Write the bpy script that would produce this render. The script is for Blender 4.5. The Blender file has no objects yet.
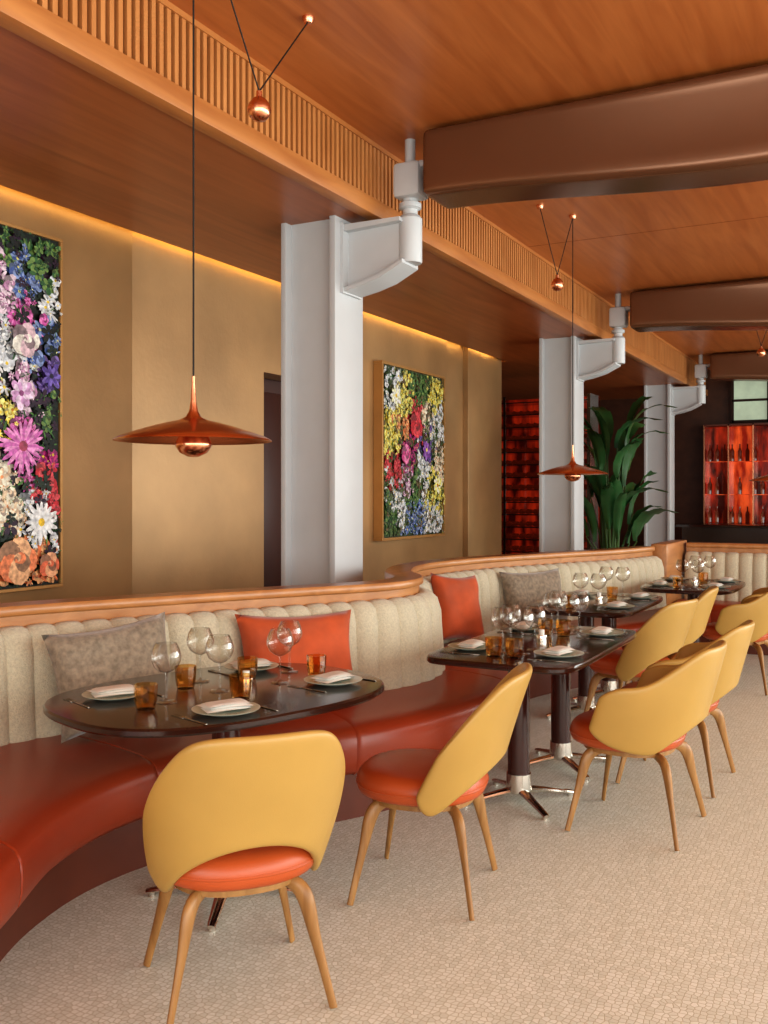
import bpy, bmesh, math, random
from mathutils import Vector, Matrix
random.seed(7)
scene = bpy.context.scene

# ---------------------------------------------------------------- materials
def lin(c):
    r = []
    for x in c:
        x = x / 255.0
        r.append(x / 12.92 if x <= 0.04045 else ((x + 0.055) / 1.055) ** 2.4)
    return (r[0], r[1], r[2], 1.0)

def new_mat(name):
    m = bpy.data.materials.new(name)
    m.use_nodes = True
    nt = m.node_tree
    return m, nt, nt.nodes['Principled BSDF']

def plain(name, rgb, rough=0.5, metal=0.0, var=0.06, vscale=6.0, bump=0.0, bscale=200.0, coat=0.0, sheen=0.0, emis=None, estr=0.0, spec=0.5):
    m, nt, p = new_mat(name)
    tc = nt.nodes.new('ShaderNodeTexCoord')
    n = nt.nodes.new('ShaderNodeTexNoise'); n.inputs['Scale'].default_value = vscale; n.inputs['Detail'].default_value = 4
    nt.links.new(tc.outputs['Object'], n.inputs['Vector'])
    cr = nt.nodes.new('ShaderNodeValToRGB')
    c = lin(rgb)
    cr.color_ramp.elements[0].position = 0.3; cr.color_ramp.elements[1].position = 0.7
    cr.color_ramp.elements[0].color = tuple(x * (1 - var) for x in c[:3]) + (1,)
    cr.color_ramp.elements[1].color = tuple(min(1, x * (1 + var)) for x in c[:3]) + (1,)
    nt.links.new(n.outputs['Fac'], cr.inputs['Fac'])
    nt.links.new(cr.outputs['Color'], p.inputs['Base Color'])
    p.inputs['Roughness'].default_value = rough
    p.inputs['Metallic'].default_value = metal
    p.inputs['Specular IOR Level'].default_value = spec
    p.inputs['Coat Weight'].default_value = coat
    p.inputs['Coat Roughness'].default_value = 0.12
    p.inputs['Sheen Weight'].default_value = sheen
    if bump > 0:
        n2 = nt.nodes.new('ShaderNodeTexNoise'); n2.inputs['Scale'].default_value = bscale; n2.inputs['Detail'].default_value = 3
        nt.links.new(tc.outputs['Object'], n2.inputs['Vector'])
        b = nt.nodes.new('ShaderNodeBump'); b.inputs['Strength'].default_value = bump; b.inputs['Distance'].default_value = 0.01
        nt.links.new(n2.outputs['Fac'], b.inputs['Height'])
        nt.links.new(b.outputs['Normal'], p.inputs['Normal'])
    if emis:
        p.inputs['Emission Color'].default_value = lin(emis)
        p.inputs['Emission Strength'].default_value = estr
    return m

def wood(name, rgb, rgb2, stretch=(1, 12, 12), scale=1.5, rough=0.4, coat=0.0):
    m, nt, p = new_mat(name)
    tc = nt.nodes.new('ShaderNodeTexCoord')
    mp = nt.nodes.new('ShaderNodeMapping'); mp.inputs['Scale'].default_value = stretch
    nt.links.new(tc.outputs['Object'], mp.inputs['Vector'])
    n = nt.nodes.new('ShaderNodeTexNoise'); n.inputs['Scale'].default_value = scale; n.inputs['Detail'].default_value = 6; n.inputs['Distortion'].default_value = 0.6
    nt.links.new(mp.outputs['Vector'], n.inputs['Vector'])
    cr = nt.nodes.new('ShaderNodeValToRGB')
    cr.color_ramp.elements[0].position = 0.3; cr.color_ramp.elements[1].position = 0.72
    cr.color_ramp.elements[0].color = lin(rgb); cr.color_ramp.elements[1].color = lin(rgb2)
    nt.links.new(n.outputs['Fac'], cr.inputs['Fac'])
    nt.links.new(cr.outputs['Color'], p.inputs['Base Color'])
    p.inputs['Roughness'].default_value = rough
    p.inputs['Coat Weight'].default_value = coat
    p.inputs['Coat Roughness'].default_value = 0.2
    return m

def thin_glass(name, tint, refl=0.35):
    m = bpy.data.materials.new(name); m.use_nodes = True
    nt = m.node_tree; nt.nodes.clear()
    out = nt.nodes.new('ShaderNodeOutputMaterial')
    tr = nt.nodes.new('ShaderNodeBsdfTransparent'); tr.inputs['Color'].default_value = tint
    gl = nt.nodes.new('ShaderNodeBsdfGlossy'); gl.inputs['Roughness'].default_value = 0.03
    lw = nt.nodes.new('ShaderNodeLayerWeight'); lw.inputs['Blend'].default_value = refl
    mx = nt.nodes.new('ShaderNodeMixShader')
    pw = nt.nodes.new('ShaderNodeMath'); pw.operation = 'MULTIPLY'; pw.inputs[1].default_value = 0.75
    nt.links.new(lw.outputs['Facing'], pw.inputs[0]); nt.links.new(pw.outputs[0], mx.inputs['Fac'])
    nt.links.new(tr.outputs[0], mx.inputs[1]); nt.links.new(gl.outputs[0], mx.inputs[2])
    nt.links.new(mx.outputs[0], out.inputs['Surface'])
    return m

def mosaic(name):
    m, nt, p = new_mat(name)
    tc = nt.nodes.new('ShaderNodeTexCoord')
    v = nt.nodes.new('ShaderNodeTexVoronoi'); v.feature = 'DISTANCE_TO_EDGE'; v.inputs['Scale'].default_value = 50; v.inputs['Randomness'].default_value = 0.6
    v2 = nt.nodes.new('ShaderNodeTexVoronoi'); v2.inputs['Scale'].default_value = 50; v2.inputs['Randomness'].default_value = 0.6
    v.voronoi_dimensions = '2D'; v2.voronoi_dimensions = '2D'
    nt.links.new(tc.outputs['Object'], v.inputs['Vector']); nt.links.new(tc.outputs['Object'], v2.inputs['Vector'])
    tile = nt.nodes.new('ShaderNodeValToRGB')
    tile.color_ramp.elements[0].color = lin((214, 217, 206)); tile.color_ramp.elements[1].color = lin((233, 236, 228))
    sep = nt.nodes.new('ShaderNodeSeparateColor'); nt.links.new(v2.outputs['Color'], sep.inputs['Color'])
    nt.links.new(sep.outputs[0], tile.inputs['Fac'])
    edge = nt.nodes.new('ShaderNodeValToRGB')
    edge.color_ramp.elements[0].position = 0.02; edge.color_ramp.elements[1].position = 0.09
    nt.links.new(v.outputs['Distance'], edge.inputs['Fac'])
    mx = nt.nodes.new('ShaderNodeMix'); mx.data_type = 'RGBA'
    mx.inputs['A'].default_value = lin((184, 181, 160))
    nt.links.new(edge.outputs['Color'], mx.inputs['Factor']); nt.links.new(tile.outputs['Color'], mx.inputs['B'])
    nt.links.new(mx.outputs['Result'], p.inputs['Base Color'])
    b = nt.nodes.new('ShaderNodeBump'); b.inputs['Strength'].default_value = 0.2; b.inputs['Distance'].default_value = 0.004
    nt.links.new(edge.outputs['Color'], b.inputs['Height']); nt.links.new(b.outputs['Normal'], p.inputs['Normal'])
    p.inputs['Roughness'].default_value = 0.4
    return m

def backlit(name, dark, bright, strength, scale=2.5):
    """glass lit from behind: uneven glow across the panel"""
    m, nt, p = new_mat(name)
    tc = nt.nodes.new('ShaderNodeTexCoord')
    mp = nt.nodes.new('ShaderNodeMapping'); mp.inputs['Scale'].default_value = (3.0, 3.0, 0.8)
    n = nt.nodes.new('ShaderNodeTexNoise'); n.inputs['Scale'].default_value = scale; n.inputs['Detail'].default_value = 5
    nt.links.new(tc.outputs['Object'], mp.inputs['Vector']); nt.links.new(mp.outputs['Vector'], n.inputs['Vector'])
    cr = nt.nodes.new('ShaderNodeValToRGB')
    cr.color_ramp.elements[0].position = 0.40; cr.color_ramp.elements[1].position = 0.68
    cr.color_ramp.elements[0].color = lin(dark); cr.color_ramp.elements[1].color = lin(bright)
    nt.links.new(n.outputs['Fac'], cr.inputs['Fac'])
    nt.links.new(cr.outputs['Color'], p.inputs['Base Color'])
    nt.links.new(cr.outputs['Color'], p.inputs['Emission Color'])
    p.inputs['Emission Strength'].default_value = strength
    p.inputs['Roughness'].default_value = 0.12
    return m

M = {}
M['floor'] = mosaic('mosaic_tile')
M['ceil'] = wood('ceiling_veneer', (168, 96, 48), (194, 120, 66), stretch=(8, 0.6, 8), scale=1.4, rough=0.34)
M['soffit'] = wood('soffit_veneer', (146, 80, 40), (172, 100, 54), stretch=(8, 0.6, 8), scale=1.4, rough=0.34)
M['slat'] = wood('slat_oak', (180, 118, 66), (202, 140, 84), stretch=(4, 4, 1), scale=2, rough=0.45)
M['trim'] = wood('trim_oak', (168, 106, 58), (192, 130, 74), stretch=(6, 0.6, 6), scale=2, rough=0.4)
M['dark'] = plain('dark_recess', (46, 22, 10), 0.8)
M['seam'] = plain('panel_seam', (130, 70, 32), 0.6)
M['rail'] = wood('rail_oak', (162, 108, 62), (190, 134, 82), stretch=(8, 0.8, 8), scale=2, rough=0.35, coat=0.2)
M['wall'] = plain('bronze_plaster', (176, 140, 98), 0.36, metal=0.35, var=0.16, vscale=1.3, bump=0.08, bscale=30)
M['walldark'] = plain('dark_wood_wall', (78, 46, 30), 0.5, var=0.2)
M['door'] = plain('maroon_door', (62, 26, 19), 0.4)
M['col'] = plain('painted_steel', (192, 194, 196), 0.45, var=0.02)
M['duct'] = plain('bronze_satin_duct', (122, 84, 60), 0.25, metal=0.5, var=0.04, vscale=2)
M['boucle'] = plain('oat_boucle', (200, 192, 168), 0.95, var=0.12, vscale=90, bump=0.6, bscale=160, sheen=0.3)
M['red'] = plain('russet_leather', (154, 62, 34), 0.32, var=0.08, vscale=3, bump=0.08, bscale=250)
M['plinth'] = plain('mahogany_plinth', (96, 46, 30), 0.4, var=0.15, vscale=4)
M['mustard'] = plain('mustard_leather', (178, 142, 76), 0.40, var=0.05, vscale=4, bump=0.06, bscale=300)
M['orange'] = plain('burnt_orange_leather', (178, 82, 40), 0.36, var=0.06, vscale=5, bump=0.06, bscale=300)
M['leg'] = wood('chair_leg_oak', (136, 96, 52), (166, 124, 74), stretch=(10, 10, 1), scale=3, rough=0.4)
M['top'] = plain('dark_lacquer', (50, 25, 18), 0.2, var=0.1, coat=0.35, spec=0.4)
M['ped'] = plain('oxblood_lacquer', (64, 32, 27), 0.18, coat=0.4)
M['chrome'] = plain('polished_chrome', (215, 208, 198), 0.15, metal=1.0, var=0.02)
M['copper'] = plain('polished_copper', (236, 166, 128), 0.24, metal=1.0, var=0.05, vscale=8)
M['cord'] = plain('black_cord', (18, 14, 12), 0.7)
M['white'] = plain('napkin_linen', (228, 227, 221), 0.9, var=0.03, bump=0.15, bscale=300)
M['plate'] = plain('celadon_china', (190, 200, 184), 0.2, var=0.03)
M['steel'] = plain('cutlery_steel', (150, 142, 132), 0.22, metal=1.0)
M['glass'] = thin_glass('clear_glass', (0.97, 0.97, 0.96, 1))
M['amber'] = thin_glass('amber_glass', (0.90, 0.72, 0.46, 1))
M['velvet_o'] = plain('orange_velvet', (180, 78, 34), 0.75, var=0.28, vscale=5, sheen=0.2)
M['velvet_g'] = plain('taupe_velvet', (138, 124, 106), 0.8, var=0.3, vscale=40, sheen=0.4, bump=0.3, bscale=60)
M['frame'] = plain('gilt_frame', (186, 140, 86), 0.35, metal=0.4)
M['cove'] = plain('cove_led', (255, 204, 110), 0.5, emis=(255, 204, 110), estr=13.0)
M['leaf'] = plain('leaf_green', (44, 84, 44), 0.35, var=0.35, vscale=3)
M['stem'] = plain('stem_green', (70, 100, 48), 0.5)
M['pot'] = plain('clay_pot', (90, 60, 44), 0.6)
M['redglow'] = backlit('red_backlit_glass', (60, 10, 5), (186, 50, 22), 0.4)
M['redglow2'] = backlit('amber_backlit_glass', (130, 28, 12), (224, 96, 44), 0.7)
M['bottle'] = plain('dark_red_bottle', (70, 16, 10), 0.08, emis=(170, 60, 26), estr=0.08, var=0.4)  # slight emission built in: bottles glow with no lamp inside them
M['counter'] = plain('bar_counter', (44, 28, 22), 0.2, coat=0.5)
M['green'] = plain('green_window_glass', (140, 154, 134), 0.15, var=0.4, vscale=3, emis=(186, 198, 172), estr=0.5)  # weak emission stands in for daylight coming through the pane

# ---------------------------------------------------------------- builder
class B:
    def __init__(s):
        s.v = []; s.f = []; s.mi = []; s.mats = []
    def mid(s, m):
        if m not in s.mats: s.mats.append(m)
        return s.mats.index(m)
    def add(s, vs, fs, mat, T=None):
        o = len(s.v)
        for v in vs:
            v = Vector(v)
            if T is not None: v = T @ v
            s.v.append(tuple(v))
        k = s.mid(mat)
        for f in fs:
            s.f.append(tuple(i + o for i in f)); s.mi.append(k)
    def box(s, lo, hi, mat, bev=0.0, T=None, seg=2):
        c = [(lo[i] + hi[i]) / 2 for i in range(3)]; d = [abs(hi[i] - lo[i]) for i in range(3)]
        bm = bmesh.new(); bmesh.ops.create_cube(bm, size=1)
        for v in bm.verts: v.co = Vector((v.co.x * d[0] + c[0], v.co.y * d[1] + c[1], v.co.z * d[2] + c[2]))
        if bev > 0: bmesh.ops.bevel(bm, geom=bm.edges[:], offset=min(bev, min(d) * 0.49), segments=seg, affect='EDGES', profile=0.5)
        s.bm(bm, mat, T)
    def bm(s, bm, mat, T=None):
        bm.verts.index_update()
        s.add([v.co.copy() for v in bm.verts], [[v.index for v in f.verts] for f in bm.faces], mat, T); bm.free()
    def grid(s, rows, mat, cu=False, cv=False, T=None):
        n = len(rows); k = len(rows[0]); vs = [p for r in rows for p in r]; fs = []
        for i in range(n if cu else n - 1):
            for j in range(k if cv else k - 1):
                a = i * k + j; b = i * k + (j + 1) % k; c = ((i + 1) % n) * k + (j + 1) % k; d = ((i + 1) % n) * k + j
                fs.append((a, b, c, d))
        s.add(vs, fs, mat, T)
    def lathe(s, prof, mat, seg=24, T=None):
        rows = [[(max(r, 1e-6) * math.cos(2 * math.pi * j / seg), max(r, 1e-6) * math.sin(2 * math.pi * j / seg), z) for j in range(seg)] for r, z in prof]
        s.grid(rows, mat, cv=True, T=T)
    def tube(s, pts, rad, mat, seg=8, T=None, flat=1.0, ref=Vector((0, 0, 1))):
        pts = [Vector(p) for p in pts]; rows = []
        if not isinstance(rad, (list, tuple)): rad = [rad] * len(pts)
        for i, p in enumerate(pts):
            t = (pts[min(i + 1, len(pts) - 1)] - pts[max(i - 1, 0)]).normalized()
            r0 = ref if abs(t.dot(ref)) < 0.95 else Vector((1, 0, 0))
            a = t.cross(r0).normalized(); b = t.cross(a).normalized()
            rows.append([p + a * math.cos(2 * math.pi * j / seg) * rad[i] + b * math.sin(2 * math.pi * j / seg) * rad[i] * flat for j in range(seg)])
        rows = [[pts[0]] * seg] + rows + [[pts[-1]] * seg]
        s.grid(rows, mat, cv=True, T=T)
    def outline(s, pts, layers, mat, T=None):
        n = len(pts); c = Vector((sum(p[0] for p in pts) / n, sum(p[1] for p in pts) / n))
        rows = []
        for ins, z in layers:
            row = []
            for p in pts:
                d = Vector((p[0], p[1])) - c; L = d.length
                d = d * ((L - ins) / L) if L > 0 else d
                row.append((c.x + d.x, c.y + d.y, z))
            rows.append(row)
        s.grid(rows, mat, cv=True, T=T)
        s.add(rows[0], [tuple(range(n))[::-1]], mat, T); s.add(rows[-1], [tuple(range(n))], mat, T)
    def mesh(s, name, ang=40, weld=True):
        me = bpy.data.meshes.new(name)
        me.from_pydata(s.v, [], s.f)
        for m in s.mats: me.materials.append(m)
        for p, k in zip(me.polygons, s.mi): p.material_index = k
        bm = bmesh.new(); bm.from_mesh(me)
        if weld: bmesh.ops.remove_doubles(bm, verts=bm.verts, dist=2e-5)
        bmesh.ops.recalc_face_normals(bm, faces=bm.faces)
        for f in bm.faces: f.smooth = True
        bm.to_mesh(me); bm.free()
        me.set_sharp_from_angle(angle=math.radians(ang))
        return me
    def obj(s, name, loc=(0, 0, 0), rot=0.0, ang=40, weld=True):
        return place(s.mesh(name, ang, weld), name, loc, rot)

def place(me, name, loc=(0, 0, 0), rot=0.0, sc=1.0):
    o = bpy.data.objects.new(name, me); scene.collection.objects.link(o)
    o.location = loc
    o.rotation_euler = rot if isinstance(rot, tuple) else (0, 0, rot)
    o.scale = (sc, sc, sc)
    return o

def eval_mods(vs, fs, mods):
    me = bpy.data.meshes.new('tmp'); me.from_pydata([tuple(v) for v in vs], [], fs)
    o = bpy.data.objects.new('tmp', me); scene.collection.objects.link(o)
    for t, kw in mods:
        m = o.modifiers.new('m', t)
        for k, v in kw.items(): setattr(m, k, v)
    dg = bpy.context.evaluated_depsgraph_get(); dg.update()
    em = bpy.data.meshes.new_from_object(o.evaluated_get(dg))
    rv = [v.co.copy() for v in em.vertices]; rf = [tuple(p.vertices) for p in em.polygons]
    bpy.data.objects.remove(o); bpy.data.meshes.remove(me); bpy.data.meshes.remove(em)
    return rv, rf

def cat(P, n):
    out = []
    P = [Vector(p) for p in P]
    for i in range(len(P) - 1):
        p0 = P[i - 1] if i > 0 else P[i] * 2 - P[i + 1]
        p1, p2 = P[i], P[i + 1]
        p3 = P[i + 2] if i + 2 < len(P) else P[i + 1] * 2 - P[i]
        for k in range(n):
            t = k / n
            out.append(0.5 * ((2 * p1) + (p2 - p0) * t + (2 * p0 - 5 * p1 + 4 * p2 - p3) * t * t + (3 * p1 - p0 - 3 * p2 + p3) * t ** 3))
    out.append(P[-1])
    return out

# ================================================================ ROOM SHELL
XW = -4.82; ZS = 3.355; ZC = 3.83
b = B(); b.box((-7, -4.5, -0.12), (5.2, 19, 0), M['floor']); b.obj('floor')
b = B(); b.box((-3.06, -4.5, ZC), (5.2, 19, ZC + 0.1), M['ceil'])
for y in (3.2, 8.6, 14.0): b.box((-3.0, y, ZC - 0.002), (5.2, y + 0.003, ZC), M['seam'])
b.obj('ceiling')
b = B()
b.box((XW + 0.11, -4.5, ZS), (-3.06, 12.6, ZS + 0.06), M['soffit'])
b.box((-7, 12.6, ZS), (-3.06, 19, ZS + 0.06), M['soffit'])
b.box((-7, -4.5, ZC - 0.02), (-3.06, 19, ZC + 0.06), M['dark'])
b.obj('ceiling_soffit')
b = B()
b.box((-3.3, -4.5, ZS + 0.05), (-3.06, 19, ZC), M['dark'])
b.box((-3.10, -4.5, ZS - 0.01), (-3.0, 19, ZS + 0.10), M['trim'], 0.004)
b.box((-3.07, -4.5, ZC - 0.03), (-3.01, 19, ZC), M['trim'])
y = -3.0
while y < 18.5:
    b.box((-3.062, y, ZS + 0.10), (-3.02, y + 0.027, ZC - 0.03), M['slat']); y += 0.054
b.obj('slatted_ceiling_beam', weld=False)
b = B(); b.box((XW + 0.115, -4.3, ZS + 0.061), (XW + 0.14, 12.4, ZS + 0.085), M['cove']); b.obj('cove_light_strip')
b = B()
b.box((XW - 0.25, -4.5, 0), (XW + 0.03, 5.23, ZC), M['wall'], 0.004)
b.box((XW - 0.25, 5.23, 0), (XW, 6.90, ZC), M['wall'])
b.box((XW - 0.25, 6.90, 2.57), (XW, 7.95, ZC), M['wall'])
b.box((XW - 0.25, 7.95, 0), (XW, 10.8, ZC), M['wall'])
b.box((XW - 0.25, 10.8, 0), (XW - 0.04, 11.4, ZC), M['wall'])
b.box((XW - 0.25, 11.4, 0), (XW + 0.03, 12.6, ZC), M['wall'], 0.004)
b.obj('wall_left')
b = B(); b.box((XW - 0.34, 6.80, 0), (XW - 0.28, 8.05, 2.65), M['door'])
b.box((XW - 0.28, 7.0, 0.15), (XW - 0.272, 7.85, 2.45), M['door'], 0.003)
b.tube([(XW - 0.265, 7.08, 0.95), (XW - 0.255, 7.08, 1.1), (XW - 0.265, 7.08, 1.25)], 0.01, M['copper'])
b.obj('door_1')
b = B(); b.box((-7, 12.5, 0), (XW - 0.25, 12.6, ZC), M['walldark']); b.box((-7.1, 12.6, 0), (-7, 19, ZC), M['walldark']); b.obj('wall_side_recess')
b = B()
b.box((-7, 18.6, 0), (5.2, 18.75, ZC), M['walldark']); b.obj('wall_far')
b = B()
b.box((5.0, -4.5, 0), (5.2, 19, 0.35), M['wall']); b.box((5.0, -4.5, 3.3), (5.2, 19, ZC), M['wall'])
yy = -4.5
while yy < 19:
    b.box((5.0, yy, 0.35), (5.2, yy + 0.35, 3.3), M['wall']); yy += 3.3
b.obj('wall_right')
b = B()
b.box((-7, -4.6, 0), (5.2, -4.5, 0.3), M['wall']); b.box((-7, -4.6, 3.3), (5.2, -4.5, ZC), M['wall'])
b.box((-7, -4.6, 0.3), (-4.0, -4.5, 3.3), M['wall']); b.box((0.2, -4.6, 0.3), (0.6, -4.5, 3.3), M['wall']); b.box((4.6, -4.6, 0.3), (5.2, -4.5, 3.3), M['wall'])
b.obj('wall_back')

# ================================================================ COLUMNS + BRACKETS
def column_mesh():
    b = B()
    b.box((-0.43, 0, 0), (-0.39, 0.38, ZS), M['col'], 0.003)
    b.box((-0.045, 0, 0), (0, 0.38, ZS), M['col'], 0.003)
    b.box((-0.40, 0.07, 0), (-0.03, 0.31, ZS), M['col'])
    return b.mesh('steel_column')
def bracket_mesh():
    b = B()
    prof = [(0, 3.27), (0.40, 3.29), (0.50, 3.28), (0.50, 3.05), (0.42, 3.02), (0.30, 2.95), (0.16, 2.91), (0, 2.88)]
    def ext(pr, y0, y1, mat):
        n = len(pr)
        vs = [(x, y0, z) for x, z in pr] + [(x, y1, z) for x, z in pr]
        fs = [tuple(range(n)), tuple(range(2 * n - 1, n - 1, -1))] + [(i, (i + 1) % n, n + (i + 1) % n, n + i) for i in range(n)]
        b.add(vs, fs, mat)
    ext(prof, 0.13, 0.25, M['col'])
    ext([(0, 3.26), (0.44, 3.28), (0.44, 3.305), (0, 3.305)], 0.07, 0.31, M['col'])
    low = [(0, 2.88), (0.16, 2.91), (0.30, 2.95), (0.46, 3.03)]
    ext(low + [(x, z - 0.025) for x, z in low[::-1]], 0.07, 0.31, M['col'])
    ext([(0, 2.85), (0.025, 2.85), (0.025, 3.32), (0, 3.32)], 0.06, 0.32, M['col'])
    C = lambda x, y: Matrix.Translation((x, y, 0))
    b.lathe([(0, 3.02), (0.075, 3.02), (0.08, 3.03), (0.08, 3.31), (0.065, 3.33), (0.05, 3.34), (0.05, 3.37), (0.075, 3.38), (0.075, 3.41), (0.05, 3.42), (0.05, 3.47)], M['col'], 20, C(0.46, 0.19))
    b.box((0.37, 0.10, 3.44), (0.565, 0.28, 3.67), M['col'], 0.03)
    b.box((0.54, 0.12, 3.62), (0.72, 0.26, 3.67), M['col'], 0.02)
    b.lathe([(0, 3.66), (0.035, 3.66), (0.035, ZC), (0.0, ZC)], M['col'], 16, C(0.46, 0.19))
    return b.mesh('ceiling_bracket', ang=35)
cm = column_mesh(); bk = bracket_mesh()
CY = (5.47, 10.92, 16.4)
for y in (0.02,) + CY:
    place(cm, 'steel_column', (-3.25, y, 0))
    place(bk, 'ceiling_bracket', (-3.25, y, 0))

# ================================================================ DUCTS
def duct_mesh(L=7.0):
    b = B(); rows = []
    N = 90; K = 44
    xs = [0, 0.006, 0.02, 0.04] + [0.04 + (L - 0.08) * i / N for i in range(1, N)] + [L - 0.04, L - 0.02, L - 0.006, L]
    for x in xs:
        e = min(x, L - x)
        cap = 1.0 if e >= 0.04 else 0.90 + 0.10 * math.sqrt(max(0, 1 - ((0.04 - e) / 0.04) ** 2))
        g = min(1, max(0, e / 2.0)); g = g * g * (3 - 2 * g)
        zt = 0.0; zb = -0.42 - 0.11 * g
        hy = 0.20
        row = []
        for k in range(K):
            a = 2 * math.pi * (k + 0.5) / K
            ca, sa = math.cos(a), math.sin(a)
            sx = math.copysign(abs(ca) ** 0.2, ca); sz = math.copysign(abs(sa) ** 0.2, sa)
            waist = 0.08 * g * math.exp(-((sz - 0.15) / 0.42) ** 2) * (1 if abs(sx) > .8 else 0)
            row.append((x, sx * (hy - waist) * cap, (zt + zb) / 2 + sz * (zt - zb) / 2 * cap))
        rows.append(row)
    n = len(rows[0])
    b.grid(rows, M['duct'], cv=True)
    b.add(rows[0], [tuple(range(n))], M['duct']); b.add(rows[-1], [tuple(range(n))], M['duct'])
    return b.mesh('ceiling_duct', ang=60)
dm = duct_mesh()
for y in CY: place(dm, 'ceiling_duct', (-2.61, y + 0.19, 3.81))

# ================================================================ BANQUETTE
def banquette(name, BP, FP, chan=0.13):
    n = 24
    bp = cat([(p[0], p[1], 0) for p in BP], n); fp = cat([(p[0], p[1], 0) for p in FP], n)
    S = [0]
    for i in range(1, len(bp)): S.append(S[-1] + (bp[i] - bp[i - 1]).length)
    def at(s):
        s = max(0, min(S[-1], s)); lo = 0; hi = len(S) - 1
        while hi - lo > 1:
            m_ = (lo + hi) // 2
            if S[m_] <= s: lo = m_
            else: hi = m_
        t = (s - S[lo]) / max(1e-9, S[hi] - S[lo])
        return bp[lo].lerp(bp[hi], t), fp[lo].lerp(fp[hi], t)
    def frame(s):
        p, f = at(s); a, _ = at(s - 0.06); c, _ = at(s + 0.06); t = (c - a).normalized()
        return p, f, Vector((t.y, -t.x, 0))
    nch = max(1, round(S[-1] / chan)); w = S[-1] / nch; sub = 8
    bd = B()
    cush = []; rail = []; seat = []; pl = []
    prof = [(0.0, 0.90, 0), (0.035, 0.925, .5), (0.08, 0.92, .8), (0.125, 0.885, 1), (0.148, 0.81, 1), (0.156, 0.68, 1), (0.166, 0.55, 1), (0.175, 0.42, 1)]
    rp = [(0.015, 0.30), (0.015, 0.962), (0.036, 0.968), (0.040, 0.976), (0.040, 1.0), (0.032, 1.01), (-0.13, 1.01), (-0.14, 1.0), (-0.14, 0.0), (-0.02, 0.0), (-0.02, 0.3)]
    for i in range(nch * sub + 1):
        s = S[-1] * i / (nch * sub); p, f, nn = frame(s)
        bul = abs(math.sin(math.pi * (i % sub) / sub)) ** 0.55 - 1
        cush.append([p + nn * (o + 0.022 * bul * k) + Vector((0, 0, z + 0.012 * bul * (1 if z > 0.9 else 0))) for o, z, k in prof])
        if i % 2 == 0:
            rail.append([p + nn * o + Vector((0, 0, z)) for o, z in rp])
    nseat = int(S[-1] / 0.04)
    seam = 1.25
    ss = []
    for i in range(nseat + 1): ss.append((S[-1] * i / nseat, 0))
    k = 0.62
    while k < S[-1]:
        ss += [(k - 0.012, 0.0), (k, 1.0), (k + 0.012, 0.0)]; k += seam
    ss.sort()
    sp = [(0.08, .435), (0.3, .452), (0.6, .462), (0.84, .462), (0.93, .453), (0.975, .435), (0.995, .405), (1.0, .36), (0.998, .31), (0.985, .265), (0.955, .24), (0.82, .235)]
    for s, g in ss:
        p, f, nn = frame(s); d = f - p; L = d.length
        dn = d / L
        seat.append([p + d * q + Vector((0, 0, z)) - (dn * 0.008 * g if q > 0.97 else Vector((0, 0, 0.007 * g))) for q, z in sp])
        pl.append([p + d * 0.84 + Vector((0, 0, z)) for z in (0.24, 0.12, 0.0)] + [p + nn * 0.0])
    bd.grid(cush, M['boucle']); bd.grid(rail, M['rail'], cv=True)
    bd.grid(seat, M['red']); bd.grid(pl, M['plinth'])
    m_ = len(rp)
    for r, rr in ((rail[0], 1), (rail[-1], -1)): bd.add(r, [tuple(range(m_))], M['rail'])
    for k_ in (0, -1):
        c = cush[k_]; bd.add(c + [Vector((c[0].x, c[0].y, .42))], [tuple(range(len(c) + 1))], M['boucle'])
        c = seat[k_]; bd.add(c + [Vector((c[0].x, c[0].y, .235))], [tuple(range(len(c) + 1))], M['red'])
    bd.obj(name, ang=50)

banquette('serpentine_banquette',
    [(-2.70, 0.2), (-2.85, 1.0), (-3.22, 1.7), (-3.48, 2.45), (-3.44, 3.0), (-3.10, 3.70), (-2.78, 4.28), (-2.50, 4.80), (-2.52, 5.20), (-2.80, 5.62), (-2.96, 6.2), (-2.86, 7.0), (-2.50, 7.95), (-2.20, 8.6), (-2.02, 9.3)],
    [(-1.80, 0.2), (-1.92, 1.2), (-2.20, 1.86), (-2.46, 2.35), (-2.54, 2.80), (-2.42, 3.30), (-2.10, 3.78), (-1.90, 4.30), (-1.84, 4.85), (-1.98, 5.40), (-2.26, 6.1), (-2.22, 6.8), (-1.90, 7.6), (-1.62, 8.3), (-1.45, 9.15)])
banquette('straight_banquette', [(-1.85, 10.2), (0.5, 10.2), (3.6, 10.2)], [(-1.85, 9.5), (0.5, 9.5), (3.6, 9.5)])
b = B(); b.box((-2.03, 9.34, 0), (-1.88, 10.36, 1.03), M['rail'], 0.008); b.obj('banquette_end_panel')

# ================================================================ CHAIRS
def shell(bd, fn, nu, nv, th, mat):
    vs = []; fs = []
    for i in range(nu + 1):
        for j in range(nv + 1): vs.append(fn(-1 + 2 * i / nu, j / nv))
    for i in range(nu):
        for j in range(nv):
            a = i * (nv + 1) + j; fs.append((a, a + 1, a + nv + 2, a + nv + 1))
    rv, rf = eval_mods(vs, fs, [('SOLIDIFY', dict(thickness=th, offset=0.0, use_even_offset=True)), ('SUBSURF', dict(levels=2, render_levels=2))])
    bd.add(rv, rf, mat)

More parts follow.
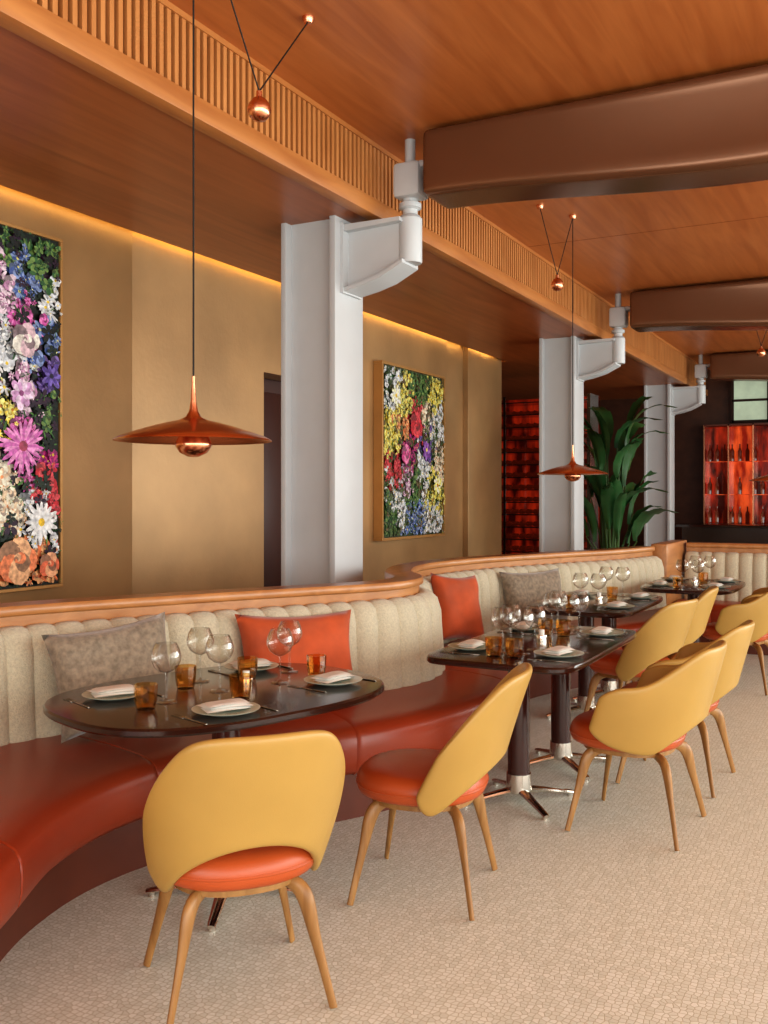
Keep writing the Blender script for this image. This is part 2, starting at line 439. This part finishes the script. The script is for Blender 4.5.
def chair_mesh(arm):
    b = B()
    N = 40; out = []
    for k in range(N):
        a = 2 * math.pi * k / N; ca, sa = math.cos(a), math.sin(a)
        if arm: out.append((math.copysign(abs(ca) ** 0.86, ca) * 0.25, math.copysign(abs(sa) ** 0.86, sa) * 0.25 + 0.045))
        else: out.append((math.copysign(abs(ca) ** 0.86, ca) * 0.246, math.copysign(abs(sa) ** 0.86, sa) * 0.245 + 0.012))
    b.outline(out, [(0.10, .372), (0.03, .376), (0.008, .388), (0.0, .405), (-0.002, .42), (0.0, .437), (0.008, .455), (0.02, .467), (0.045, .476), (0.09, .482), (0.16, .486), (0.22, .487)], M['orange'])
    ring = [Vector((x, y, 0.42)) for x, y in out]
    b.tube(ring + [ring[0]], 0.005, M['orange'], 6)
    b.outline([(x * 0.8, y * 0.8) for x, y in out], [(0, .352), (0, .375)], M['leg'])
    if not arm:
        def fn(u, v):
            au = abs(u)
            zt = 0.860 - 0.27 * au ** 5 - 0.008 * au ** 2
            if au < 0.76: zl = 0.340 + 0.185 * (1 - (au / 0.76) ** 2) ** 0.9
            else: zl = 0.340 + 0.085 * ((au - 0.76) / 0.24) ** 2
            z = zl + (zt - zl) * v
            h = (z - 0.340) / 0.52
            W = 0.240 + 0.056 * math.sin(max(0, min(1, h * 1.15)) * math.pi * 0.72) - 0.022 * h
            wrap = 0.295 - 0.150 * h
            yc = -0.240 - 0.125 * h - 0.03 * h * h
            th = u * math.pi / 2 * 0.92
            return Vector((W * math.sin(th) / math.sin(math.pi / 2 * 0.92), yc + wrap * (1 - math.cos(th)), z))
    else:
        def fn(u, v):
            au = abs(u)
            sm = max(0, min(1, (au - 0.28) / 0.45)); sm = sm * sm * (3 - 2 * sm)
            zt = 0.850 - 0.165 * sm - 0.05 * au ** 14
            if au < 0.5: zl = 0.375 + 0.135 * (1 - (au / 0.5) ** 2)
            else: zl = 0.375 + 0.08 * ((au - 0.5) / 0.5) ** 2 + 0.03 * au ** 14
            z = zl + (zt - zl) * v
            h = (z - 0.375) / 0.475
            W = 0.285 + 0.055 * math.sin(max(0, min(1, h * 1.3)) * math.pi * 0.55)
            wrap = 0.42 - 0.12 * h
            yc = -0.250 - 0.125 * h * (1 - 0.5 * sm)
            th = u * math.pi / 2
            ex = 0.9
            return Vector((W * math.copysign(abs(math.sin(th)) ** ex, th), yc + wrap * (1 - math.cos(th)), z))
    shell(b, fn, 24, 8, 0.032, M['mustard'])
    sp_ = 1.12 if arm else 1.05
    for sx in (-1, 1):
        for sy in (-1, 1):
            P = cat([(sx * 0.05, sy * 0.05, .360), (sx * 0.12, sy * 0.118, .356), (sx * 0.158 * sp_, sy * 0.154 * sp_, .325), (sx * 0.186 * sp_, sy * 0.180 * sp_, .2), (sx * 0.228 * sp_, sy * 0.215 * sp_, 0.004)], 6)
            R = []
            for i in range(len(P)):
                t = i / (len(P) - 1); R.append(0.017 + 0.011 * math.exp(-((t - 0.52) / 0.22) ** 2) - 0.004 * max(0, t - .5) * 2)
            b.tube(P, R, M['leg'], 12, flat=0.62, ref=Vector((sy * 1.0, -sx * 1.0, 0)).normalized())
    return b.mesh('chair', ang=55)
side = chair_mesh(False); armc = chair_mesh(True)
def chair(me, x, y, fx, fy, name):
    place(me, name, (x, y, 0), math.atan2(-fx, fy))
chair(side, -1.765, 2.38, -0.75, 0.66, 'dining_chair')
chair(side, -1.57, 3.32, -0.98, -0.20, 'dining_chair')
chair(armc, -1.02, 4.41, -1, 0.05, 'dining_armchair')
chair(armc, -1.00, 5.22, -1, 0.05, 'dining_armchair')
chair(side, -1.46, 6.16, -0.95, 0.25, 'dining_chair')
chair(side, -1.46, 6.98, -1, -0.1, 'dining_chair')
chair(armc, -1.03, 7.95, -1, 0.1, 'dining_armchair')
chair(armc, -1.02, 8.80, -1, 0.0, 'dining_armchair')

# ================================================================ TABLES
def sup(a, bb, n, N=64):
    o = []
    for k in range(N):
        t = 2 * math.pi * k / N; c, s = math.cos(t), math.sin(t)
        o.append((math.copysign(abs(c) ** (2 / n), c) * a, math.copysign(abs(s) ** (2 / n), s) * bb))
    return o
def pedestal(b, x, y, rot=0.785, L=0.30):
    T = Matrix.Translation((x, y, 0))
    b.lathe([(0.0, .715), (0.13, .715), (0.13, .70), (0.054, .695), (0.054, .14), (0.0, .14)], M['ped'], 28, T)
    b.lathe([(0.0, .14), (0.060, .14), (0.062, .10), (0.062, .055), (0.05, .045), (0, .045)], M['chrome'], 28, T)
    for k in range(4):
        a = rot + k * math.pi / 2; R = T @ Matrix.Rotation(a, 4, 'Z')
        b.tube([(0.03, 0, .06), (0.12, 0, .048), (L - 0.02, 0, .022), (L, 0, .018)], [0.028, 0.024, 0.017, 0.014], M['chrome'], 10, R, flat=0.6)
        b.lathe([(0, 0.0), (0.014, 0.0), (0.014, 0.02), (0, .02)], M['chrome'], 12, R @ Matrix.Translation((L - 0.02, 0, 0)))
def table(name, loc, rot, outl, peds):
    b = B()
    b.outline(outl, [(0.03, .712), (0.008, .716), (0.0, .724), (0.0, .738), (0.006, .745), (0.014, .746)], M['top'])
    for px, py in peds: pedestal(b, px, py)
    b.obj(name, loc, rot, ang=30)
T1 = (-2.28, 2.99); T1r = -math.radians(18)
table('restaurant_table', (T1[0], T1[1], 0), T1r, sup(0.48, 0.65, 2.7), [(0.11, -0.06)])
T2 = (-1.59, 4.73)
table('restaurant_table', (T2[0], T2[1], 0), 0, sup(0.37, 0.70, 8), [(-0.02, -0.26), (-0.02, 0.42)])
T3 = (-1.83, 6.72)
table('restaurant_table', (T3[0], T3[1], 0), 0, sup(0.36, 0.66, 6), [(0.0, -0.3), (0.0, 0.3)])
T4 = (-1.47, 8.42)
table('restaurant_table', (T4[0], T4[1], 0), 0, sup(0.38, 0.60, 4), [(0.0, 0.0)])

# ---- tableware meshes
b = B(); b.lathe([(0, .004), (0.05, .0), (0.062, .0), (0.075, .006), (0.115, .016), (0.118, .019), (0.113, .020), (0.075, .011), (0.05, .008), (0, .008)], M['plate'], 40); plate_me = b.mesh('plate')
b = B()
def cloth(z0, th, lx, ly, sk, ph):
    for top in (0, 1):
        rows = []
        for i in range(13):
            row = []
            for j in range(9):
                u = -1 + 2 * i / 12; v = -1 + 2 * j / 8
                edge = (1 - u ** 6) * (1 - v ** 6)
                zz = z0 + th * (0.5 + (0.5 if top else -0.5) * edge ** 0.4) - 0.004 * max(0, u) ** 2 + 0.0016 * math.sin(3 * u + ph) * math.cos(2.5 * v + ph)
                row.append((u * lx + sk * v * 0.008, v * ly + sk * u * 0.006, zz))
            rows.append(row)
        b.grid(rows, M['white'])
cloth(0.0, 0.011, 0.086, 0.046, 1, 0.0); cloth(0.009, 0.010, 0.083, 0.043, -1, 1.2); cloth(0.0175, 0.009, 0.079, 0.041, 0.5, 2.5)
nap_me = b.mesh('napkin', ang=80)
b = B(); b.lathe([(0, .003), (0.036, .0015), (0.038, .0), (0.036, .004), (0.012, .007), (0.0045, .014), (0.0035, .05), (0.0035, .098), (0.006, .107), (0.022, .113), (0.042, .128), (0.053, .150), (0.055, .168), (0.048, .195), (0.038, .215), (0.036, .215), (0.046, .193), (0.053, .168)], M['glass'], 32); wg_me = b.mesh('wine_glass')
b = B(); b.lathe([(0, .0), (0.032, .0), (0.035, .01), (0.040, .04), (0.042, .088), (0.040, .088), (0.037, .04), (0.032, .012), (0, .010)], M['amber'], 10); tb_me = b.mesh('tumbler', ang=20)
b = B()
b.box((-0.004, -0.10, 0), (0.004, 0.02, 0.004), M['steel'], 0.0015); b.box((-0.009, 0.02, 0), (0.009, 0.11, 0.003), M['steel'], 0.001); kn_me = b.mesh('table_knife')
b = B()
b.box((-0.004, -0.10, 0), (0.004, 0.03, 0.004), M['steel'], 0.0015); b.box((-0.011, 0.03, 0), (0.011, 0.055, 0.003), M['steel'], 0.001)
for k in (-1, -0.33, 0.33, 1): b.box((k * 0.0095 - 0.0015, 0.055, 0), (k * 0.0095 + 0.0015, 0.10, 0.003), M['steel'])
fk_me = b.mesh('table_fork')
b = B(); b.lathe([(0, 0), (0.026, 0), (0.028, .03), (0.026, .034), (0.018, .03), (0, .03)], M['chrome'], 20)
b.lathe([(0, .03), (0.014, .03), (0.014, .06), (0.0, .062)], M['white'], 16); cd_me = b.mesh('candle_holder')
ZT = 0.746
def setting(x, y, rot):
    place(plate_me, 'dinner_plate', (x, y, ZT), rot)
    place(nap_me, 'folded_napkin', (x, y, ZT + 0.015), rot + random.uniform(-.2, .2))
    c, s = math.cos(rot), math.sin(rot)
    place(kn_me, 'table_knife', (x + c * 0.145, y + s * 0.145, ZT), rot)
    place(fk_me, 'table_fork', (x - c * 0.145, y - s * 0.145, ZT), rot)
setting(-2.55, 2.69, 1.2); setting(-2.03, 2.68, 1.25); setting(-1.97, 3.30, 1.35); setting(-2.44, 3.40, 1.2)
for x, y in ((-2.33, 2.72), (-2.47, 3.09), (-2.28, 2.97), (-2.27, 3.44), (-2.17, 3.22)): place(wg_me, 'wine_glass', (x, y, ZT))
for x, y in ((-2.32, 2.60), (-2.13, 2.90), (-2.11, 3.40), (-2.43, 2.95), (-2.33, 3.22)): place(tb_me, 'amber_tumbler', (x, y, ZT))
place(cd_me, 'candle_holder', (-2.25, 3.10, ZT))
for T, hl in ((T2, 0.38), (T3, 0.34), (T4, 0.30)):
    for sx in (-1, 1):
        for sy in (-1, 1):
            x, y = T[0] + sx * 0.22, T[1] + sy * hl
            setting(x, y, math.pi / 2)
            place(wg_me, 'wine_glass', (T[0] + sx * 0.062, y + 0.12, ZT))
            if T is T2: place(wg_me, 'wine_glass', (T[0] + sx * 0.05, y - 0.02, ZT))
            if sx * sy > 0 or T is T2: place(tb_me, 'amber_tumbler', (T[0] + sx * 0.05, y - 0.14, ZT))
    place(cd_me, 'candle_holder', (T[0], T[1] + 0.03, ZT))

# ================================================================ PILLOWS
def pillow(name, loc, w, h, mat, face, tilt=-0.25, roll=0.0, t=0.085):
    b = B(); n = 16
    for sgn in (1, -1):
        rows = []
        for i in range(n + 1):
            row = []
            for j in range(n + 1):
                u = -1 + 2 * i / n; v = -1 + 2 * j / n
                th = t * (max(0, (1 - u ** 4) * (1 - v ** 4))) ** 0.45 * (1 + 0.10 * math.sin(5 * u + 3 * v) + 0.05 * math.sin(9 * v - 4 * u))
                row.append((u * w / 2 * (1 - 0.10 * (1 - v * v) * abs(u)), -sgn * th, v * h / 2 * (1 - 0.12 * (1 - u * u) * abs(v))))
            rows.append(row)
        b.grid(rows, mat)
    me = b.mesh(name, ang=80)
    o = place(me, name, loc)
    fz = math.atan2(face[1], face[0]) + math.pi / 2
    o.rotation_euler = (Matrix.Rotation(fz, 4, 'Z') @ Matrix.Rotation(tilt, 4, 'X') @ Matrix.Rotation(roll, 4, 'Y')).to_euler()
pillow('throw_pillow', (-3.00, 3.17, 0.715), 0.57, 0.46, M['velvet_g'], (0.9, -0.42), roll=-0.10)
pillow('throw_pillow', (-2.63, 4.07, 0.69), 0.66, 0.45, M['velvet_o'], (0.87, -0.5), roll=0.03)
pillow('throw_pillow', (-2.69, 6.20, 0.71), 0.46, 0.48, M['velvet_o'], (0.9, -0.3), roll=0.1)
pillow('throw_pillow', (-2.50, 7.30, 0.69), 0.66, 0.44, M['velvet_g'], (0.9, -0.45))

# ================================================================ PENDANTS
def pendant(A, zr, Bp, ball):
    b = B()
    x, y = A
    T = Matrix.Translation((x, y, zr))
    b.lathe([(0, .235), (0.006, .235), (0.007, .20), (0.011, .14), (0.017, .105), (0.03, .082), (0.055, .070), (0.10, .060), (0.16, .044), (0.22, .025), (0.27, .008), (0.290, -.003), (0.293, -.008), (0.286, -.007), (0.25, .004), (0.18, .024), (0.10, .042), (0.05, .048), (0, .05)], M['copper'], 56, T)
    b.lathe([(0, .05), (0.03, .04), (0.055, .012), (0.067, -.015), (0.066, -.03), (0.05, -.052), (0.02, -.066), (0, -.068)], M['copper'], 28, T)
    b.tube([(x, y, zr + 0.22), (x, y, ZC - 0.03)], 0.0035, M['cord'], 6)
    b.lathe([(0, -.035), (0.02, -.03), (0.03, -.012), (0.03, 0), (0, 0)], M['copper'], 20, Matrix.Translation((x, y, ZC)))
    b.lathe([(0, -.035), (0.02, -.03), (0.03, -.012), (0.03, 0), (0, 0)], M['copper'], 20, Matrix.Translation((Bp[0], Bp[1], ZC)))
    q = Vector(ball)
    b.lathe([(0, .085), (0.012, .08), (0.014, .055), (0.03, .045), (0.045, .025), (0.052, 0), (0.045, -.026), (0.028, -.044), (0, -.052)], M['copper'], 28, Matrix.Translation(q))
    b.tube([(x, y, ZC - 0.02), q + Vector((0, 0, 0.08))], 0.0035, M['cord'], 6)
    b.tube([(Bp[0], Bp[1], ZC - 0.02), q + Vector((0, 0, 0.08))], 0.0035, M['cord'], 6)
    b.obj('copper_pendant_lamp', ang=35)
pendant((-2.31, 2.85), 1.71, (-2.51, 3.97), (-2.42, 3.43, 3.17))
pendant((-2.34, 7.81), 1.68, (-2.49, 7.41), (-2.41, 7.61, 3.22))
pendant((-1.25, 12.6), 1.68, (-1.5, 12.2), (-1.38, 12.4, 3.22))

# ================================================================ PAINTINGS
pal = {}
def pc(rgb):
    if rgb not in pal:
        g = sum(rgb) / 3
        q = tuple(c * 0.86 + g * 0.10 for c in rgb)
        pal[rgb] = plain('pigment_%d_%d_%d' % rgb, q, 0.5, var=0.45, vscale=34)
    return pal[rgb]
def petals(b, cx, cy, r, n, col, col2, z, wid=0.32, rot=0.0, cen=(240, 190, 30), inner=0.2, tilt=1.0, ta=0.0):
    ct, st = math.cos(ta), math.sin(ta)
    def sq(px, py):
        u = px * ct + py * st; v = (-px * st + py * ct) * tilt
        return (cx + u * ct - v * st, cy + u * st + v * ct)
    for k in range(n):
        a = rot + 2 * math.pi * k / n + random.uniform(-.12, .12)
        pts = []
        L = r * random.uniform(.80, 1.08)
        for t in range(10):
            q = 2 * math.pi * t / 10
            px = L * 0.55 + L * 0.45 * math.cos(q); py = L * wid * math.sin(q) * (0.6 + 0.4 * (px / L))
            X, Y = sq(px * math.cos(a) - py * math.sin(a), px * math.sin(a) + py * math.cos(a))
            pts.append((X, Y, z + 0.0003 * (k % 3)))
        b.add(pts, [tuple(range(10))], pc(col if k % 2 else col2))
    m = 10
    if inner > 0:
        pts = []
        for t in range(m):
            X, Y = sq(inner * r * math.cos(2 * math.pi * t / m), inner * r * math.sin(2 * math.pi * t / m)); pts.append((X, Y, z + 0.001))
        b.add(pts, [tuple(range(m))], pc(cen))
def rose(b, cx, cy, r, c1, c2, z):
    k = 0; rr = r
    dk = tuple(int(q * .62) for q in c2)
    while rr > r * 0.14:
        n = 5
        for t in range(n):
            a = k * 0.9 + 2 * math.pi * t / n; ox = cx + math.cos(a) * rr * .45; oy = cy + math.sin(a) * rr * .45; m = 9
            pts = [(ox + rr * .56 * random.uniform(.9, 1.1) * math.cos(2 * math.pi * j / m), oy + rr * .56 * random.uniform(.9, 1.1) * math.sin(2 * math.pi * j / m), z + k * .0004 + t * .00006) for j in range(m)]
            b.add(pts, [tuple(range(m))], pc((c1, c2, dk)[(t + k) % 3]))
        rr *= 0.68; k += 1
def painting(name, loc, W, H, zones, special, bg, seed, depth=0.06, fw=0.022, num=300, darks=((24, 34, 26),), dk=.18):
    random.seed(seed)
    b = B()
    b.box((-W / 2, -H / 2, 0), (W / 2, H / 2, depth * 0.7), pc(bg))
    for lo, hi in (((-W / 2 - fw, -H / 2 - fw, 0), (W / 2 + fw, -H / 2, depth)), ((-W / 2 - fw, H / 2, 0), (W / 2 + fw, H / 2 + fw, depth)), ((-W / 2 - fw, -H / 2, 0), (-W / 2, H / 2, depth)), ((W / 2, -H / 2, 0), (W / 2 + fw, H / 2, depth))):
        b.box(lo, hi, M['frame'], 0.003)
    z = depth * 0.7 + 0.0005
    for k in range(num):
        x = random.uniform(-W / 2, W / 2); y = random.uniform(-H / 2, H / 2)
        f = k / num
        r = random.uniform(0.05, 0.11) if f < 0.35 else (random.uniform(0.03, 0.07) if f < 0.72 else random.uniform(0.012, 0.035))
        r = min(r, (W / 2 - abs(x)) / 1.05, (H / 2 - abs(y)) / 1.05)
        if r < 0.008: continue
        best = min(zones, key=lambda q: ((x / W + .5 - q[0]) ** 2 + (y / H + .5 - q[1]) ** 2) * random.uniform(.4, 2.0))
        c1, c2, c3 = best[2]
        ty = random.random()
        if ty < 0.40: petals(b, x, y, r, random.choice((5, 7, 9, 12)) if r > .03 else 5, c1, c2, z, wid=random.uniform(.16, .40), rot=random.random() * 6, cen=c3, tilt=random.uniform(.5, 1), ta=random.random() * 3)
        elif ty < 0.60 and r > 0.03: rose(b, x, y, r * 0.9, c1, c2, z)
        elif ty < 1 - dk: petals(b, x, y, r, random.choice((2, 3, 5)), (36, 84, 38), (82, 130, 58), z, wid=0.12, rot=random.random() * 6, cen=(30, 60, 30), inner=0)
        else:
            d1 = random.choice(darks); petals(b, x, y, r, 5, d1, d1, z, wid=.34, rot=random.random() * 6, inner=0)
        z += 0.000022
    z += 0.0012
    for t, x, y, r, n, c1, c2, c3, wd in special:
        if t == 'p':
            petals(b, x, y, r, n, c1, c2, z, wid=wd, cen=c3, inner=.24); petals(b, x, y, r * .72, n, c2, c1, z + .0012, wid=wd, cen=c3, rot=.2, inner=.26)
        else: rose(b, x, y, r, c1, c2, z)
        z += 0.003
    me = b.mesh(name, ang=20, weld=False)
    o = place(me, name, loc)
    o.rotation_euler = Matrix(((0, 0, 1), (1, 0, 0), (0, 1, 0))).to_euler()
white = ((238, 236, 228), (206, 208, 214), (236, 196, 40)); pink = ((226, 120, 186), (192, 70, 150), (120, 24, 60)); purple = ((84, 56, 130), (130, 104, 176), (50, 20, 90))
blue = ((60, 84, 150), (130, 150, 200), (240, 220, 120)); orange_ = ((228, 116, 60), (244, 170, 110), (190, 60, 30)); green = ((50, 96, 50), (110, 140, 70), (30, 60, 30))
yellow = ((236, 204, 60), (248, 228, 130), (190, 120, 30)); redf = ((196, 30, 44), (226, 76, 84), (90, 10, 20)); magenta = ((200, 40, 124), (150, 30, 110), (240, 200, 60)); peach = ((244, 200, 164), (250, 224, 200), (230, 140, 80))
mixd = ((190, 130, 170), (230, 200, 214), (80, 40, 70))
PW, PH = 1.56, 2.20
pc1y = 3.72; pc1z = 2.03
painting('floral_painting', (XW + 0.032, pc1y, pc1z), PW, PH,
    [(.72, .95, green), (.9, .93, green), (.8, .88, blue), (.95, .82, white), (.7, .82, mixd), (.85, .76, pink), (.9, .70, blue), (.72, .66, white), (.95, .62, purple), (.8, .56, mixd), (.95, .50, green), (.3, .4, pink), (.8, .40, pink), (.98, .38, magenta), (.9, .2, white), (.72, .25, peach), (.5, .1, orange_), (.85, .05, orange_), (.2, .15, yellow), (.7, .45, yellow), (.3, .8, yellow), (.95, .28, redf), (.7, .1, orange_)],
    [('p', 4.17 - pc1y, 1.80 - pc1z, .18, 24, (232, 140, 200), (206, 96, 178), (170, 60, 90), .09),
     ('p', 4.31 - pc1y, 1.33 - pc1z, .14, 16, (246, 244, 240), (226, 226, 232), (240, 190, 30), .13),
     ('r', 4.12 - pc1y, 1.10 - pc1z, .15, 0, (236, 128, 76), (246, 176, 126), 0, 0), ('r', 4.37 - pc1y, 1.06 - pc1z, .085, 0, (230, 106, 66), (246, 166, 120), 0, 0),
     ('r', 4.18 - pc1y, 2.45 - pc1z, .11, 0, (236, 222, 210), (216, 180, 190), 0, 0), ('p', 4.38 - pc1y, 2.25 - pc1z, .09, 7, (84, 58, 150), (120, 96, 190), (30, 16, 60), .24),
     ('p', 4.14 - pc1y, 2.12 - pc1z, .10, 8, (206, 150, 200), (232, 200, 226), (140, 60, 120), .3)],
    (16, 26, 20), 11, num=2200, darks=((14, 22, 18), (24, 42, 28), (50, 24, 50)), dk=.24)
painting('floral_painting', (XW + 0.002, 9.70, 1.965), 1.55, 1.84,
    [(.1, .9, white), (.3, .8, yellow), (.5, .7, redf), (.8, .85, yellow), (.9, .7, white), (.15, .6, yellow), (.4, .5, magenta), (.7, .55, purple), (.9, .45, peach), (.2, .4, redf), (.5, .3, green), (.8, .25, yellow), (.2, .2, white), (.5, .1, blue), (.8, .08, white), (.1, .1, green), (.6, .9, green), (.6, .4, white), (.35, .35, mixd), (.9, .3, yellow), (.7, .75, peach), (.3, .65, orange_)],
    [('r', -.05, .32, .15, 0, (200, 28, 44), (226, 66, 76), 0, 0), ('p', .22, .05, .12, 8, (120, 60, 150), (160, 104, 190), (240, 210, 80), .3), ('p', -.55, .6, .13, 10, (244, 240, 226), (250, 236, 180), (240, 190, 60), .22),
     ('r', -.32, -.02, .11, 0, (206, 60, 130), (230, 120, 170), 0, 0), ('p', .5, -.35, .13, 10, (242, 224, 110), (250, 240, 200), (200, 140, 40), .25)],
    (54, 64, 40), 5, depth=0.11, fw=0.03, num=2600, darks=((60, 76, 44), (90, 104, 60), (110, 90, 60)), dk=.15)

# ================================================================ PLANT
random.seed(3)
b = B()
b.lathe([(0, 0), (0.20, 0), (0.26, .45), (0.27, .46), (0.25, .47), (0.24, .42), (0, .40)], M['pot'], 28)
for k in range(36):
    a = 2 * math.pi * k * 0.382 + random.uniform(-.3, .3)
    h = random.uniform(0.5, 2.25); out_ = random.uniform(0.12, 0.42) * (1.3 - h * .3)
    ca, sa = math.cos(a), math.sin(a)
    base = Vector((ca * 0.08, sa * 0.08, 0.4)); tip = Vector((ca * out_, sa * out_, 0.4 + h * 0.85))
    b.tube([base, base.lerp(tip, 0.5) + Vector((-ca * 0.03, -sa * 0.03, 0)), tip], [0.016, 0.012, 0.008], M['stem'], 6)
    L = random.uniform(0.65, 1.0); wv = random.uniform(0.06, 0.13); rows = []; dr = random.uniform(.2, .65)
    side_ = Vector((-sa, ca, 0)); tw = random.uniform(-.8, .8); side_ = (side_ * math.cos(tw) + Vector((0, 0, 1)) * math.sin(tw))
    for i in range(13):
        t = i / 12; p = tip + Vector((ca * (0.05 * t + dr * t * t), sa * (0.05 * t + dr * t * t), L * (t - (0.16 + dr * .55) * t ** 3)))
        ww = wv * math.sin(math.pi * min(1, t * 0.93 + 0.05)) ** 0.8
        rows.append([p + side_ * ww * q + Vector((ca, sa, 0)) * (-abs(q) * 0.04) + Vector((0, 0, abs(q) * 0.015 * math.sin(i * 2.1))) for q in (-1, -.5, 0, .5, 1)])
    b.grid(rows, M['leaf'])
b.obj('bird_of_paradise_plant', (-3.35, 12.95, 0), ang=70)

# ================================================================ WINE CABINET + BAR
b = B()
b.box((-5.9, 14.35, 0), (-3.9, 14.4, 3.0), M['redglow'])
b.box((-5.95, 13.9, 0), (-5.9, 14.4, 3.0), M['counter']); b.box((-3.95, 13.9, 0), (-3.9, 14.4, 3.0), M['counter'])
for i in range(16):
    z = 0.05 + i * 0.19; b.box((-5.9, 13.92, z), (-3.95, 14.35, z + 0.015), M['counter'])
    if i < 15:
        for k in range(17):
            T = Matrix.Translation((-5.84 + k * 0.112, 14.3, z + 0.056)) @ Matrix.Rotation(math.radians(90), 4, 'X')
            b.lathe([(0, 0), (.036, 0), (.038, .18), (.014, .24), (.014, .30), (0, .30)], M['bottle'], 8, T)
for x in (-5.25, -4.6): b.box((x, 13.88, 0), (x + 0.03, 13.92, 3.0), M['counter'])
b.obj('wine_display_cabinet')
b = B()
b.box((-3.15, 16.9, 0), (3.5, 17.4, 0.95), M['counter']); b.box((-3.25, 16.8, 0.95), (3.6, 17.5, 1.0), M['counter'], 0.01); b.obj('bar_counter')
b = B()
x = -3.0; kk = 0
while x < 3.4:
    b.box((x, 18.5, 0.95), (x + 0.42, 18.54, 2.75), M['redglow2'] if kk % 3 == 1 else M['redglow'])
    b.box((x - 0.012, 18.2, 0.95), (x + 0.012, 18.5, 2.78), M['copper']); x += 0.42; kk += 1
for z in (0.95, 2.75): b.box((-3.0, 18.2, z), (3.5, 18.5, z + 0.03), M['plinth'])
for z in (1.5, 2.1): b.box((-3.0, 18.3, z), (3.5, 18.5, z + 0.012), M['redglow2'])
x = -2.93
while x < 3.4:
    for z in (0.98, 1.513, 2.113):
        if random.random() < .7: b.lathe([(0, 0), (.036, 0), (.038, .18), (.012, .24), (.012, .31), (0, .31)], M['bottle'], 8, Matrix.Translation((x, 18.40, z + .001)))
    x += 0.13
b.obj('back_bar_shelving')
b = B()
b.box((-2.55, 18.5, 2.85), (3.5, 18.58, 3.6), M['green'])
x = -2.55
while x < 3.6: b.box((x - .025, 18.45, 2.82), (x + .025, 18.58, 3.62), M['dark']); x += 0.62
for z in (2.82, 3.2, 3.58): b.box((-2.55, 18.45, z), (3.5, 18.58, z + .04), M['dark'])
b.obj('window_1')

# ================================================================ LIGHTS
def area(name, loc, rot, sx, sy, power, col):
    l = bpy.data.lights.new(name, 'AREA'); l.shape = 'RECTANGLE'; l.size = sx; l.size_y = sy; l.energy = power; l.color = col
    o = bpy.data.objects.new(name, l); scene.collection.objects.link(o); o.location = loc; o.rotation_euler = rot
area('daylight_window_right', (4.95, 7.0, 1.85), (0, math.radians(90), 0), 2.9, 22.0, 1010, (0.93, 0.98, 0.94))
area('daylight_window_back', (0.5, -4.4, 1.8), (math.radians(90), 0, 0), 8.5, 2.9, 280, (0.95, 0.98, 0.95))
w = bpy.data.worlds.new('World'); scene.world = w; w.use_nodes = True
w.node_tree.nodes['Background'].inputs['Color'].default_value = (0.94, 0.98, 0.96, 1)
w.node_tree.nodes['Background'].inputs['Strength'].default_value = 0.8

# ================================================================ CAMERA
cam = bpy.data.cameras.new('cam'); co = bpy.data.objects.new('camera', cam); scene.collection.objects.link(co)
co.location = (0, 0, 1.5); co.rotation_euler = (math.radians(90), 0, math.radians(27.8))
cam.sensor_fit = 'VERTICAL'; cam.sensor_height = 36.0; cam.lens = 36.0 * 960 / 1024
cam.shift_y = -(512 - 495) / 1024.0
cam.clip_start = 0.05
scene.camera = co
scene.view_settings.view_transform = 'Standard'
try:
    scene.view_settings.look = 'Medium High Contrast'
except Exception as e:
    print('look', e)
